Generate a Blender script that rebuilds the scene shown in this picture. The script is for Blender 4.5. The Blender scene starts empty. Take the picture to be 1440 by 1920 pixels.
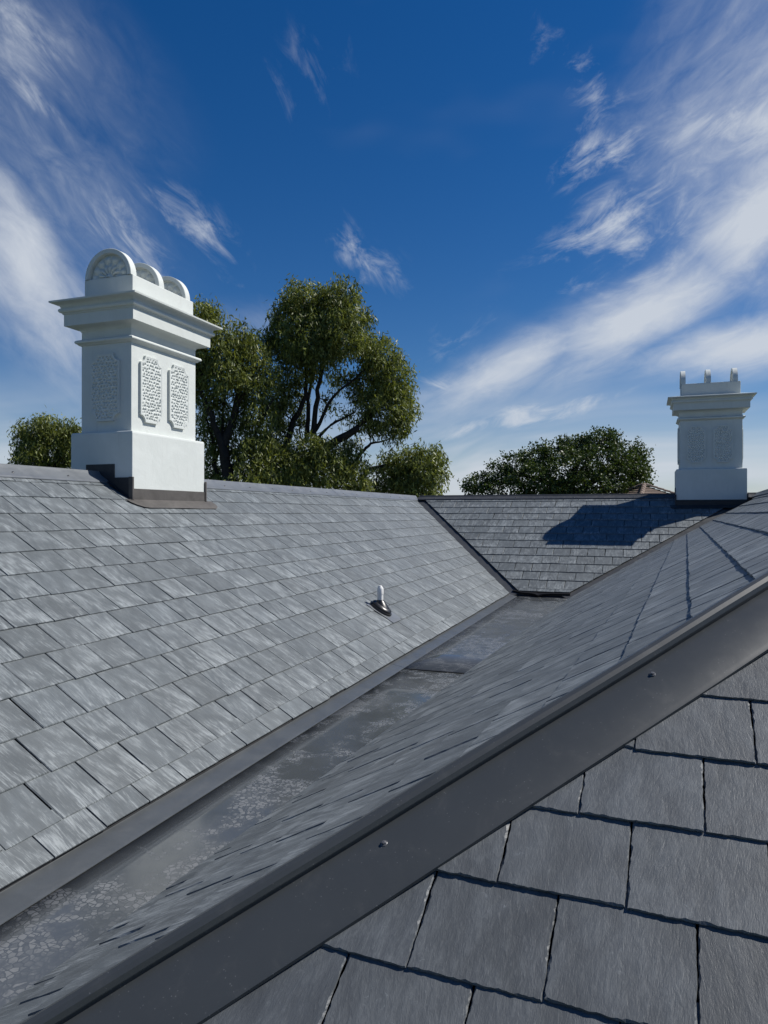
import bpy, bmesh, math, random
import numpy as np
from mathutils import Vector, Matrix

random.seed(7); rng = np.random.default_rng(11)
S = bpy.context.scene
COL = S.collection

# ---------------------------------------------------------------- camera
TH = math.radians(20.06)            # the box gutter runs along +Y; the camera looks 20 degrees to its left
FPX, Y0 = 1350.0, 963.0             # focal length and horizon of the 1440 x 1920 photograph
cam_d = bpy.data.cameras.new('camera'); cam = bpy.data.objects.new('camera', cam_d); COL.objects.link(cam)
cam_d.sensor_fit = 'VERTICAL'; cam_d.sensor_height = 36.0; cam_d.lens = FPX / 1920 * 36
cam_d.clip_start = 0.05; cam_d.clip_end = 4000
cam.location = (0, 0, 0); cam.rotation_euler = (math.pi / 2 + (Y0 - 960) / FPX, 0, TH)
S.camera = cam
S.render.resolution_x = 768; S.render.resolution_y = 1024

# ---------------------------------------------------------------- light
SUN = Vector((2.28, 1.28, 2.96)).normalized()
EL = math.asin(SUN.z); AZ = math.atan2(SUN.x, SUN.y)
sd = bpy.data.lights.new('sun', 'SUN'); sd.energy = 5.0; sd.angle = math.radians(0.5); sd.color = (1, .965, .91)
so = bpy.data.objects.new('sun', sd); COL.objects.link(so); so.location = (20, 12, 30)
so.rotation_euler = SUN.to_track_quat('Z', 'Y').to_euler()
S.view_settings.view_transform = 'Standard'; S.view_settings.look = 'None'
S.view_settings.exposure = 0.12; S.view_settings.gamma = 1.0; S.view_settings.use_curve_mapping = False
try:
    S.cycles.use_denoising = True; S.cycles.use_adaptive_sampling = True; S.cycles.adaptive_threshold = .015; S.cycles.max_bounces = 4; S.cycles.diffuse_bounces = 2; S.cycles.glossy_bounces = 2; S.cycles.transmission_bounces = 2; S.cycles.transparent_max_bounces = 4
except Exception: pass

class NT:
    """small helper for node trees"""
    def __init__(s, tree): s.t = tree; s.n = tree.nodes; s.l = tree.links
    def node(s, kind, **kw):
        n = s.n.new(kind)
        for k, v in kw.items(): setattr(n, k, v)
        return n
    def put(s, sock, v):
        if v is None: return
        if hasattr(v, 'is_output') or isinstance(v, bpy.types.NodeSocket): s.l.new(v, sock)
        else: sock.default_value = v
    def math(s, op, a, b=None, c=None, clamp=False):
        n = s.node('ShaderNodeMath', operation=op, use_clamp=clamp)
        s.put(n.inputs[0], a); s.put(n.inputs[1], b); s.put(n.inputs[2], c); return n.outputs[0]
    def vmath(s, op, a, b=None):
        n = s.node('ShaderNodeVectorMath', operation=op)
        s.put(n.inputs[0], a); s.put(n.inputs[1], b)
        return n.outputs['Value'] if op in ('LENGTH', 'DOT_PRODUCT', 'DISTANCE') else n.outputs[0]
    def comb(s, x, y, z=0.0):
        n = s.node('ShaderNodeCombineXYZ')
        s.put(n.inputs[0], x); s.put(n.inputs[1], y); s.put(n.inputs[2], z); return n.outputs[0]
    def sep(s, v):
        n = s.node('ShaderNodeSeparateXYZ'); s.put(n.inputs[0], v); return n.outputs
    def noise(s, vec, scale=5, detail=4, rough=.55, dist=0.0, out=0):
        n = s.node('ShaderNodeTexNoise'); s.put(n.inputs['Vector'], vec)
        n.inputs['Scale'].default_value = scale; n.inputs['Detail'].default_value = detail
        n.inputs['Roughness'].default_value = rough; n.inputs['Distortion'].default_value = dist
        return n.outputs[out]
    def ramp(s, v, a, b, lo=0.0, hi=1.0):
        n = s.node('ShaderNodeMapRange', interpolation_type='SMOOTHSTEP'); s.put(n.inputs[0], v)
        for i, x in enumerate((a, b, lo, hi)): s.put(n.inputs[i + 1], x)
        return n.outputs[0]
    def mix(s, f, a, b, mode='MIX'):
        n = s.node('ShaderNodeMix', data_type='RGBA', blend_type=mode)
        s.put(n.inputs[0], f); s.put(n.inputs[6], a); s.put(n.inputs[7], b); return n.outputs[2]
    def bump(s, h, strength=.3, dist=.01, normal=None):
        n = s.node('ShaderNodeBump'); s.put(n.inputs['Height'], h)
        n.inputs['Strength'].default_value = strength; n.inputs['Distance'].default_value = dist
        if normal is not None: s.l.new(normal, n.inputs['Normal'])
        return n.outputs[0]

def C4(r, g, b): return (r, g, b, 1.0)

# ---------------------------------------------------------------- sky with cirrus
W = bpy.data.worlds.new('World'); S.world = W; W.use_nodes = True
W.cycles.sampling_method = 'NONE'
def build_sky():
    t = NT(W.node_tree); t.n.clear()
    sky = t.node('ShaderNodeTexSky', sky_type='NISHITA'); sky.sun_disc = False
    sky.sun_elevation = EL; sky.sun_rotation = AZ; sky.altitude = 20
    sky.air_density = 1.0; sky.dust_density = 0.05; sky.ozone_density = 1.6
    hs = t.node('ShaderNodeHueSaturation'); hs.inputs['Saturation'].default_value = 1.42
    hs.inputs['Hue'].default_value = .5; hs.inputs['Value'].default_value = 1.0
    t.l.new(sky.outputs[0], hs.inputs['Color'])
    gm = t.node('ShaderNodeGamma'); gm.inputs['Gamma'].default_value = 1.0
    t.l.new(t.mix(1.0, hs.outputs[0], C4(.92, 1.02, 1.27), 'MULTIPLY'), gm.inputs[0])
    d = t.node('ShaderNodeTexCoord').outputs['Generated']
    x, y, z = t.sep(d)
    # azimuth / elevation of the viewing direction, in radians, azimuth 0 along the view axis
    cx, sx = math.cos(TH), math.sin(TH)
    r_ = t.math('ADD', t.math('MULTIPLY', x, cx), t.math('MULTIPLY', y, sx))
    f_ = t.math('SUBTRACT', t.math('MULTIPLY', y, cx), t.math('MULTIPLY', x, sx))
    az = t.math('ARCTAN2', r_, f_); el = t.math('ARCSINE', z)
    warp = t.noise(d, 2.4, 2, .5, out=1)
    wv = t.vmath('SUBTRACT', warp, (.5, .5, .5))
    wx, wy, wz = t.sep(wv)
    az = t.math('ADD', az, t.math('MULTIPLY', wx, .15)); el = t.math('ADD', el, t.math('MULTIPLY', wy, .15))
    def aniso(ang, along, across, seed, detail=4, rough=.62):
        ca, sa = math.cos(ang), math.sin(ang)
        a = t.math('ADD', t.math('MULTIPLY', az, ca), t.math('MULTIPLY', el, sa))
        b = t.math('SUBTRACT', t.math('MULTIPLY', el, ca), t.math('MULTIPLY', az, sa))
        return t.noise(t.comb(t.math('MULTIPLY', a, along), t.math('MULTIPLY', b, across), seed), 1.0, detail, rough, .55)
    nr = aniso(math.radians(30), 5.5, 12.0, 3.7, 4, .60)
    nl = aniso(math.radians(-48), 5.5, 12.0, 8.1, 4, .60)
    fr = aniso(math.radians(22), 17.0, 40.0, 2.2, 6, .64)
    fl_ = aniso(math.radians(-40), 17.0, 38.0, 6.4, 6, .64)
    ng = aniso(math.radians(12), 2.0, 8.0, 1.3)
    
    def pix(px, py):
        a = math.atan((px - 720) / FPX); e = math.atan((Y0 - py) / FPX * math.cos(a)); return a, e
    flat = t.comb(az, el, 0)
    def streak(px, py, hl, hw, ang, amp):
        """soft elongated veil centred on a place in the sky"""
        a, e = pix(px, py); mp = t.node('ShaderNodeMapping', vector_type='TEXTURE'); t.l.new(flat, mp.inputs['Vector'])
        mp.inputs['Location'].default_value = (a, e, 0); mp.inputs['Rotation'].default_value = (0, 0, math.radians(ang))
        mp.inputs['Scale'].default_value = (hl / FPX, hw / FPX, 1)
        return t.ramp(t.vmath('LENGTH', mp.outputs[0]), 1.35, 0.0, 0, amp)
    def total(lst):
        s = lst[0]
        for k in lst[1:]: s = t.math('MAXIMUM', s, k)
        return s
    veil_r = total([streak(1425, 395, 220, 92, 33, 1.0), streak(1180, 588, 250, 84, 31, 1.0), streak(950, 695, 190, 56, 24, .92),
                    streak(1390, 628, 250, 58, 10, .95), streak(1400, 160, 330, 190, 60, .55), streak(1560, 300, 300, 200, 30, .8)])
    veil_l = total([streak(10, 490, 250, 90, -60, .92), streak(70, 330, 330, 190, -55, .30), streak(60, 60, 240, 120, -20, .34), streak(470, 590, 160, 50, 0, .3)])
    wisp_r = total([streak(1170, 420, 190, 100, 25, .8), streak(1130, 262, 140, 50, 4, .85), streak(1085, 85, 130, 55, -45, .6), streak(1115, 180, 90, 30, 15, .5),
                    streak(1400, 215, 120, 50, -20, .7), streak(1415, 470, 80, 40, 40, .5), streak(980, 795, 230, 34, 9, 1.0), streak(880, 620, 110, 40, 30, .45)])
    wisp_l = total([streak(375, 420, 160, 54, -42, .64), streak(690, 440, 160, 50, -36, .64), streak(570, 110, 110, 60, 20, .34), streak(190, 420, 70, 34, -40, .6),
                    streak(275, 470, 150, 62, -50, .62), streak(845, 705, 60, 44, 15, .75), streak(90, 75, 150, 70, -30, .5), streak(60, 170, 110, 36, -20, .5)])
    low = t.ramp(el, .21, .02, 0, 1.0)
    def eroded(mask, n, f):
        """the veil frays where the noise is thin"""
        nn = t.math('ADD', t.math('MULTIPLY', t.math('SUBTRACT', n, .5), 1.7), t.math('MULTIPLY', t.math('SUBTRACT', f, .5), 2.6))
        return t.math('MULTIPLY', t.ramp(t.math('ADD', mask, nn), .30, 1.6), t.math('MINIMUM', t.math('MULTIPLY', mask, 1.35), .85))
    def soft(mask, n, f):
        m2 = t.math('ADD', mask, t.math('MULTIPLY', t.math('SUBTRACT', f, .5), t.math('MULTIPLY', t.math('MULTIPLY', mask, t.math('SUBTRACT', 1.08, mask)), 3.2)), clamp=True)
        return t.math('MULTIPLY', m2, t.ramp(t.math('ADD', n, t.math('MULTIPLY', mask, .35)), .36, .86, .30, 1.0))
    def over(a, b):
        return t.math('SUBTRACT', 1.0, t.math('MULTIPLY', t.math('SUBTRACT', 1.0, a), t.math('SUBTRACT', 1.0, b)))
    dg = t.math('MULTIPLY', low, t.ramp(ng, .34, .66, .35, 1.0))
    dv = t.ramp(t.noise(t.vmath('MULTIPLY', d, (2.0, 5.0, 6.0)), 1.0, 3, .62, .0), .56, .92, 0, .16)
    dens = over(over(total([soft(veil_r, nr, fr), soft(veil_l, nl, fl_)]), total([eroded(wisp_r, nr, fr), eroded(wisp_l, nl, fl_)])), total([dg, dv]))
    dens = t.math('MINIMUM', dens, .93)
    col = t.mix(dens, gm.outputs[0], CLOUD)
    bg = t.node('ShaderNodeBackground'); t.l.new(col, bg.inputs[0]); bg.inputs[1].default_value = SKY_STRENGTH
    out = t.node('ShaderNodeOutputWorld'); t.l.new(bg.outputs[0], out.inputs[0])
SKY_STRENGTH = 0.054
CLOUD = C4(10.2, 11.0, 12.2)
build_sky()

# ---------------------------------------------------------------- geometry of the place (eye height = 0)
PHI = math.radians(22.78) - TH
EX = Vector((math.cos(PHI), -math.sin(PHI), 0)); EY = Vector((math.sin(PHI), math.cos(PHI), 0)); EZ = Vector((0, 0, 1))
E_L, T_L = 2.28, .63; Z_E = -.616 * E_L
X_R, Y_B, Z_R = -5.118, 16.08, .3834          # where the two ridges meet
Y_EB = 12.758                                 # eave of the rear slope, end of the box gutter
T_B = (Z_R - Z_E) / (Y_B - Y_EB)
T_C, K_C = .58, .368; T_D, K_D = .60, 1.785
Z_F = -1.468                                  # floor of the box gutter
XC_E = (-1.43 + K_C) / T_C                    # gutter edge of the near slope (turned frame)
XC_R = (Z_R + K_C) / T_C                      # its ridge
GROUND = -6.2

class Frame:
    """roof slope: u along the courses, v up the slope, w outward"""
    def __init__(s, O, eu, ev):
        s.O = Vector(O); s.u = eu.normalized(); s.v = ev.normalized(); s.w = s.u.cross(s.v)
    def P(s, u, v, w=0.0): return s.O + s.u * u + s.v * v + s.w * w
    def uv(s, P): d = Vector(P) - s.O; return (d.dot(s.u), d.dot(s.v))
    def M(s, u, v, w=0.0):
        m = Matrix((s.u, s.v, s.w)).transposed().to_4x4(); m.translation = s.P(u, v, w); return m
FL = Frame((-E_L, 0, Z_E), Vector((0, 1, 0)), Vector((-1, 0, T_L)))
FB = Frame((0, Y_EB, Z_E), Vector((1, 0, 0)), Vector((0, 1, T_B)))
FC = Frame(EX * XC_E + EZ * -1.43, -EY, EX + EZ * T_C)
FD = Frame(EZ * -K_D, EX, EY + EZ * T_D)
def planeC(xp): return -K_C + T_C * xp
def solve(rows, rhs):
    return Vector(np.linalg.solve(np.array(rows, float), np.array(rhs, float)))
nC = (EZ - EX * T_C); nD = (EZ - EY * T_D); nB = Vector((0, -T_B, 1)); nL = Vector((T_L, 0, 1))
dB = Z_R - T_B * Y_B; dL = Z_E - T_L * E_L
def hipP(z): return solve([nC, nD, EZ], [-K_C, -K_D, z])
def valBC(z): return solve([nB, nC, EZ], [dB, -K_C, z])
def valLB(z): return solve([nB, nL, EZ], [dB, dL, z])

def px_of(P):
    x, y, z = P; D = -x * math.sin(TH) + y * math.cos(TH)
    if D < .05: return (9e9, 9e9, D)
    return (720 + FPX * (x * math.cos(TH) + y * math.sin(TH)) / D, Y0 - FPX * z / D, D)
def at(px, py, D):
    """point at depth D seen at that place of the photograph"""
    r = (px - 720) / FPX; u = (Y0 - py) / FPX
    return Vector((r * math.cos(TH) - math.sin(TH), r * math.sin(TH) + math.cos(TH), u)) * D
def on_plane(px, py, n, d):
    v = at(px, py, 1.0); return v * (d / Vector(n).dot(v))

# ---------------------------------------------------------------- materials
def new_mat(name):
    m = bpy.data.materials.new(name); m.use_nodes = True; t = NT(m.node_tree); t.n.clear()
    o = t.node('ShaderNodeOutputMaterial'); b = t.node('ShaderNodeBsdfPrincipled'); t.l.new(b.outputs[0], o.inputs[0])
    return m, t, b, o

def slate_mat(name, dark, light, streak_amt, dust_amt, spec=.35, rough=(.45, .7), tint=(.93, .99, 1.06), grain_dist=.0016, big=1.0, fs=(210, 16), ms=(75, 9)):
    m, t, b, o = new_mat(name)
    at_ = t.node('ShaderNodeAttribute', attribute_name='sl').outputs['Vector']
    u, v, r0 = t.sep(at_)
    rnd = t.math('FRACT', t.math('ADD', r0, t.node('ShaderNodeObjectInfo').outputs['Random']))
    r2 = t.math('FRACT', t.math('MULTIPLY', rnd, 17.31)); r3 = t.math('FRACT', t.math('MULTIPLY', rnd, 71.7))
    r4 = t.math('FRACT', t.math('MULTIPLY', rnd, 233.1))
    off = t.math('MULTIPLY', rnd, 61.0)
    # grain runs down the slate, a little askew on each one
    ang = t.math('MULTIPLY', t.math('SUBTRACT', r3, .5), .2 * big)
    ug = t.math('ADD', u, t.math('MULTIPLY', v, ang))
    uo = t.math('ADD', ug, off); vo = t.math('ADD', v, off)
    fine = t.noise(t.comb(t.math('MULTIPLY', uo, fs[0]), t.math('MULTIPLY', vo, fs[1]), rnd), 1, 3, .7, .4)
    mid = t.noise(t.comb(t.math('MULTIPLY', uo, ms[0]), t.math('MULTIPLY', vo, ms[1]), off), 1, 4, .65, .6)
    broad = t.noise(t.comb(t.math('MULTIPLY', uo, 13), t.math('MULTIPLY', vo, 6), rnd), 1, 2, .6, .4)
    iso = t.noise(t.comb(t.math('MULTIPLY', uo, 60), t.math('MULTIPLY', vo, 60), off), 1, 3, .7)
    # pale bloom: in streaks, strongest near the tail of the slate
    tail = t.math('ADD', t.ramp(v, .22, .0, .5, 1.0), t.math('MULTIPLY', broad, .3))
    thr = t.math('SUBTRACT', .67, t.math('MULTIPLY', r4, .10))
    st = t.ramp(t.math('ADD', t.math('MULTIPLY', mid, .6), t.math('ADD', t.math('MULTIPLY', broad, .35), t.math('MULTIPLY', fine, .34))), thr, t.math('ADD', thr, .2))
    st = t.math('MULTIPLY', t.math('MULTIPLY', st, tail), streak_amt, clamp=True)
    blot = t.math('MULTIPLY', t.ramp(iso, .56, .76), t.math('MULTIPLY', t.ramp(broad, .45, .7), dust_amt))
    base = t.mix(t.ramp(broad, .25, .75), C4(*[c * .86 for c in dark]), C4(*[c * 1.16 for c in dark]))
    base = t.mix(t.math('MULTIPLY', t.math('SUBTRACT', fine, .5), .7, clamp=True), base, C4(*[c * 1.9 for c in dark]))
    tone = t.math('ADD', .91, t.math('MULTIPLY', r2, .20))
    base = t.mix(1.0, base, t.comb(tone, tone, tone), 'MULTIPLY')
    base = t.mix(t.math('MULTIPLY', r3, .25), base, t.mix(1.0, base, C4(1.06, 1.0, .93), 'MULTIPLY'))
    col = t.mix(t.math('MAXIMUM', st, blot), base, C4(*light))
    scr = t.noise(t.comb(t.math('MULTIPLY', uo, 14), t.math('MULTIPLY', vo, 18), 3.0), 1, 1, .5, 2.0)
    line = t.math('SUBTRACT', 1.0, t.math('MULTIPLY', t.math('ABSOLUTE', t.math('SUBTRACT', scr, .5)), 130.0), clamp=True)
    line = t.math('MULTIPLY', t.math('MULTIPLY', line, t.ramp(iso, .5, .6)), t.math('MULTIPLY', t.math('GREATER_THAN', r4, .6), t.ramp(broad, .5, .6, 0, .45)))
    col = t.mix(line, col, C4(*[min(1, c * 1.5) for c in light]))
    t.l.new(col, b.inputs['Base Color'])
    t.put(b.inputs['Roughness'], t.ramp(mid, .2, .8, *rough)); b.inputs['Specular IOR Level'].default_value = spec
    h = t.math('ADD', t.math('MULTIPLY', fine, .3), t.math('ADD', t.math('MULTIPLY', mid, .6), t.math('MULTIPLY', broad, 1.2)))
    t.l.new(t.bump(h, .75, grain_dist * 2), b.inputs['Normal'])
    return m

def metal_mat(name, col, rough=.42, dirt=.25, spec=.5, speck=0.0, uneven=1.0):
    m, t, b, o = new_mat(name)
    g = t.node('ShaderNodeNewGeometry').outputs['Position']
    n1 = t.noise(g, 3.0, 6, .6, .6); n2 = t.noise(t.vmath('MULTIPLY', g, (7, 3, 9)), 2.0, 7, .7, .4)
    c = t.mix(t.ramp(n1, .3, .7), C4(*[k * (1 - dirt) for k in col]), C4(*[k * (1 + dirt) for k in col]))
    c = t.mix(t.math('MULTIPLY', t.ramp(n2, .52, .8), .07), c, C4(.26, .25, .23))
    if speck:
        vo = t.node('ShaderNodeTexVoronoi'); t.l.new(g, vo.inputs[0]); vo.inputs['Scale'].default_value = 70
        sp = t.math('MULTIPLY', t.math('LESS_THAN', vo.outputs['Distance'], .11), t.ramp(n2, .42, .6, 0, speck))
        c = t.mix(sp, c, C4(.42, .42, .42))
    t.l.new(c, b.inputs['Base Color']); t.put(b.inputs['Roughness'], t.ramp(n2, .25, .8, rough - .08 * uneven, rough + .16 * uneven))
    b.inputs['Specular IOR Level'].default_value = spec
    t.l.new(t.bump(t.math('ADD', n1, t.math('MULTIPLY', n2, .15 * uneven)), .12 * uneven, .02), b.inputs['Normal'])
    return m

def plain_mat(name, col, rough=.6, var=.12, scale=6, bump=.2, bdist=.004, spec=.4):
    m, t, b, o = new_mat(name)
    g = t.node('ShaderNodeTexCoord').outputs['Object']
    n = t.noise(g, scale, 6, .62, .3); f = t.noise(g, scale * 22, 4, .6)
    t.l.new(t.mix(t.ramp(n, .25, .75), C4(*[k * (1 - var) for k in col]), C4(*[min(1, k * (1 + var)) for k in col])), b.inputs['Base Color'])
    b.inputs['Roughness'].default_value = rough; b.inputs['Specular IOR Level'].default_value = spec
    t.l.new(t.bump(t.math('ADD', n, t.math('MULTIPLY', f, .35)), bump, bdist), b.inputs['Normal'])
    return m

def render_mat():
    """painted stucco, slightly uneven, faint dirt runs"""
    m, t, b, o = new_mat('white_stucco')
    g = t.node('ShaderNodeTexCoord').outputs['Object']
    n = t.noise(g, 4, 6, .6, .4); f = t.noise(g, 90, 5, .65)
    run = t.noise(t.vmath('MULTIPLY', g, (16, 16, 1.6)), 1.0, 6, .7, .3)
    c = t.mix(t.ramp(n, .3, .75), C4(.585, .61, .575), C4(.63, .655, .62))
    c = t.mix(t.math('MULTIPLY', t.ramp(run, .54, .85), .5), c, C4(.44, .435, .40))
    t.l.new(c, b.inputs['Base Color']); b.inputs['Roughness'].default_value = .62; b.inputs['Specular IOR Level'].default_value = .3
    t.l.new(t.bump(t.math('ADD', t.math('MULTIPLY', n, 2.2), t.math('MULTIPLY', f, .25)), .35, .008), b.inputs['Normal'])
    return m

def gutter_mat():
    """grey painted sheet with dried mud cracked into small pale flakes"""
    m, t, b, o = new_mat('gutter_sheet')
    g = t.node('ShaderNodeNewGeometry').outputs['Position']
    n1 = t.noise(g, 1.6, 5, .6, .8); n2 = t.noise(g, 5.0, 6, .65, .8); n3 = t.noise(t.vmath('MULTIPLY', g, (1.0, .35, 1)), 2.3, 4, .6, .6)
    wv = t.vmath('ADD', g, t.vmath('MULTIPLY', t.vmath('SUBTRACT', t.noise(g, 12, 3, .6, out=1), (.5, .5, .5)), (.03, .03, 0)))
    vo = t.node('ShaderNodeTexVoronoi', feature='DISTANCE_TO_EDGE'); t.l.new(wv, vo.inputs[0]); vo.inputs['Scale'].default_value = 42
    vc = t.node('ShaderNodeTexVoronoi'); t.l.new(wv, vc.inputs[0]); vc.inputs['Scale'].default_value = 42
    cell = t.sep(vc.outputs['Color'])[0]
    flake = t.math('MULTIPLY', t.ramp(vo.outputs['Distance'], .05, .12), t.ramp(cell, .15, .6, .25, 1.0))
    area = t.ramp(t.math('ADD', t.math('MULTIPLY', n3, .6), t.math('MULTIPLY', n2, .5)), .53, .64)
    fl = t.math('MULTIPLY', t.math('MULTIPLY', flake, area), .46)
    c = t.mix(t.ramp(n1, .35, .7), C4(.062, .070, .077), C4(.084, .092, .098))
    silt = t.ramp(t.noise(g, .9, 3, .5, .3), .54, .74, 0, .38)
    c = t.mix(silt, c, C4(.13, .135, .13))
    c = t.mix(fl, c, C4(.27, .275, .275))
    t.l.new(c, b.inputs['Base Color'])
    t.put(b.inputs['Roughness'], t.math('ADD', t.ramp(n2, .3, .75, .10, .24), t.math('ADD', t.math('MULTIPLY', fl, .5), t.math('MULTIPLY', silt, .35))))
    b.inputs['Specular IOR Level'].default_value = .6
    h = t.math('ADD', t.math('MULTIPLY', fl, .25), t.math('MULTIPLY', n1, .8))
    t.l.new(t.bump(h, .12, .010), b.inputs['Normal'])
    return m

def leaf_mat(name, dark, light, trans=.3):
    m, t, b, o = new_mat(name)
    r = t.node('ShaderNodeAttribute', attribute_name='lv').outputs['Fac']
    c = t.mix(r, C4(*dark), C4(*light))
    t.l.new(c, b.inputs['Base Color']); b.inputs['Roughness'].default_value = .48; b.inputs['Specular IOR Level'].default_value = .4
    tr = t.node('ShaderNodeBsdfTranslucent'); t.l.new(t.mix(1.0, c, C4(1.25, 1.2, .6), 'MULTIPLY'), tr.inputs[0])
    mx = t.node('ShaderNodeMixShader'); mx.inputs[0].default_value = trans
    t.l.new(b.outputs[0], mx.inputs[1]); t.l.new(tr.outputs[0], mx.inputs[2]); t.l.new(mx.outputs[0], o.inputs[0])
    return m

M = {}
M['slate'] = slate_mat('weathered_slate', (.108, .122, .129), (.31, .335, .34), .66, .85)
M['slate_dark'] = slate_mat('riven_slate', (.083, .091, .097), (.19, .205, .21), .22, .6, spec=.4, rough=(.42, .62), grain_dist=.0013, big=1.5, fs=(330, 75), ms=(85, 26))  # darker base and fewer pale streaks than the other slopes
M['cap'] = metal_mat('grey_flashing', (.046, .051, .054), .40, .04, .45, .16, .25)
M['ridge'] = metal_mat('ridge_flashing', (.13, .14, .15), .36, .12, .55)
M['valley'] = metal_mat('valley_flashing', (.05, .052, .054), .45, .15, .45)
M['lead'] = metal_mat('lead_flashing', (.085, .078, .071), .6, .25, .35)
M['leaddark'] = metal_mat('dark_flashing', (.035, .036, .038), .55, .2, .3)
M['black'] = plain_mat('eave_shade_black', (.006, .006, .007), .6, .2, 8, .1, spec=.2)  # near-black for the sunlit end collar: the eave shadow is in its colour
M['gutter'] = gutter_mat()
M['flange'] = metal_mat('gutter_flange', (.070, .077, .082), .36, .12, .5)
M['deck'] = plain_mat('underlay', (.02, .02, .022), .8)
M['white'] = render_mat()
M['pvc'] = plain_mat('white_pipe', (.72, .72, .70), .4, .06, 8, .05)
M['rubber'] = plain_mat('black_rubber', (.012, .012, .013), .33, .2, 10, .1, spec=.6)
M['steel'] = plain_mat('screw_steel', (.10, .10, .105), .35, .2, 30, .1, spec=.8)
M['bark'] = plain_mat('dark_bark', (.030, .026, .022), .85, .45, 5, .8, .03, spec=.2)
M['euc'] = leaf_mat('gum_leaves', (.030, .052, .010), (.275, .31, .080), .32)
M['oak'] = leaf_mat('oak_leaves', (.016, .034, .008), (.085, .125, .028), .25)
M['tile'] = plain_mat('brown_tile', (.17, .125, .095), .75, .25, 4, .4)
M['wall'] = plain_mat('wall_render', (.55, .52, .47), .8, .08, 2, .2)
M['grass'] = plain_mat('garden_ground', (.05, .07, .025), .9, .4, .3, .5, .05)

# ---------------------------------------------------------------- object helpers
def mesh_obj(name, verts, faces, mat, parent=None, smooth=False, attr=None, matrix=None):
    me = bpy.data.meshes.new(name); me.from_pydata([tuple(v) for v in verts], [], faces); me.update()
    if mat is not None: me.materials.append(M[mat] if isinstance(mat, str) else mat)
    if smooth:
        me.polygons.foreach_set('use_smooth', [True] * len(me.polygons))
    if attr is not None:
        a = me.attributes.new('sl', 'FLOAT_VECTOR', 'POINT'); a.data.foreach_set('vector', np.asarray(attr, np.float32).ravel())
    o = bpy.data.objects.new(name, me); COL.objects.link(o)
    if parent is not None: o.parent = parent
    if matrix is not None: o.matrix_basis = matrix
    return o
def tag(o, label=None, cat=None, group=None, kind=None):
    if label: o['label'] = label
    if cat: o['category'] = cat
    if group: o['group'] = group
    if kind: o['kind'] = kind
    return o
def empty(name, loc, rz=0.0):
    o = bpy.data.objects.new(name, None); COL.objects.link(o); o.location = loc; o.rotation_euler = (0, 0, rz)
    o.empty_display_size = .2; return o

class MB:
    """collects pieces of one part into one mesh"""
    def __init__(s): s.v = []; s.f = []
    def add(s, vs, fs):
        k = len(s.v); s.v += [Vector(p) for p in vs]; s.f += [tuple(i + k for i in f) for f in fs]
    def box(s, lo, hi):
        x0, y0, z0 = lo; x1, y1, z1 = hi
        s.add([(x0, y0, z0), (x1, y0, z0), (x1, y1, z0), (x0, y1, z0), (x0, y0, z1), (x1, y0, z1), (x1, y1, z1), (x0, y1, z1)],
              [(0, 3, 2, 1), (4, 5, 6, 7), (0, 1, 5, 4), (1, 2, 6, 5), (2, 3, 7, 6), (3, 0, 4, 7)])
    def prism(s, poly, d):
        """polygon of 3D points thickened by the vector d"""
        n = len(poly); a = [Vector(p) for p in poly]; b = [p + Vector(d) for p in a]
        s.add(a + b, [tuple(range(n))[::-1], tuple(range(n, 2 * n))] + [(i, (i + 1) % n, n + (i + 1) % n, n + i) for i in range(n)])
    def sweep(s, offs, pts, closed=True, cap=True):
        """rings: offs (3D vectors) carried to each point of pts"""
        n = len(offs); vs = [Vector(p) + Vector(o) for p in pts for o in offs]; fs = []
        for j in range(len(pts) - 1):
            for i in range(n if closed else n - 1):
                a, b_ = j * n + i, j * n + (i + 1) % n
                fs.append((a, b_, b_ + n, a + n))
        if cap and closed: fs += [tuple(range(n))[::-1], tuple(range((len(pts) - 1) * n, len(pts) * n))]
        s.add(vs, fs)
    def lathe(s, prof, O, ax, ay, az, seg=20, sx=1.0, sy=1.0, cap=True):
        """profile of (radius, height) turned about az at O"""
        vs = []; fs = []; O = Vector(O)
        for r, h in prof:
            for k in range(seg):
                a = 2 * math.pi * k / seg
                vs.append(O + ax * (r * sx * math.cos(a)) + ay * (r * sy * math.sin(a)) + az * h)
        for j in range(len(prof) - 1):
            for k in range(seg):
                fs.append((j * seg + k, j * seg + (k + 1) % seg, (j + 1) * seg + (k + 1) % seg, (j + 1) * seg + k))
        if cap: fs.append(tuple(range((len(prof) - 1) * seg, len(prof) * seg)))
        s.add(vs, fs)
    def build(s, name, mat, parent=None, smooth=False, bevel=0.0, fix=True, auto=None):
        o = mesh_obj(name, s.v, s.f, mat, parent, smooth)
        if fix or bevel:
            bm = bmesh.new(); bm.from_mesh(o.data); bmesh.ops.recalc_face_normals(bm, faces=bm.faces); bm.to_mesh(o.data); bm.free()
        if bevel:
            md = o.modifiers.new('bevel', 'BEVEL'); md.width = bevel; md.segments = 2; md.limit_method = 'ANGLE'; md.angle_limit = .6
        if auto is not None:
            o.data.polygons.foreach_set('use_smooth', [True] * len(o.data.polygons))
            try: o.data.set_sharp_from_angle(angle=auto)
            except Exception: pass
        return o

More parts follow.
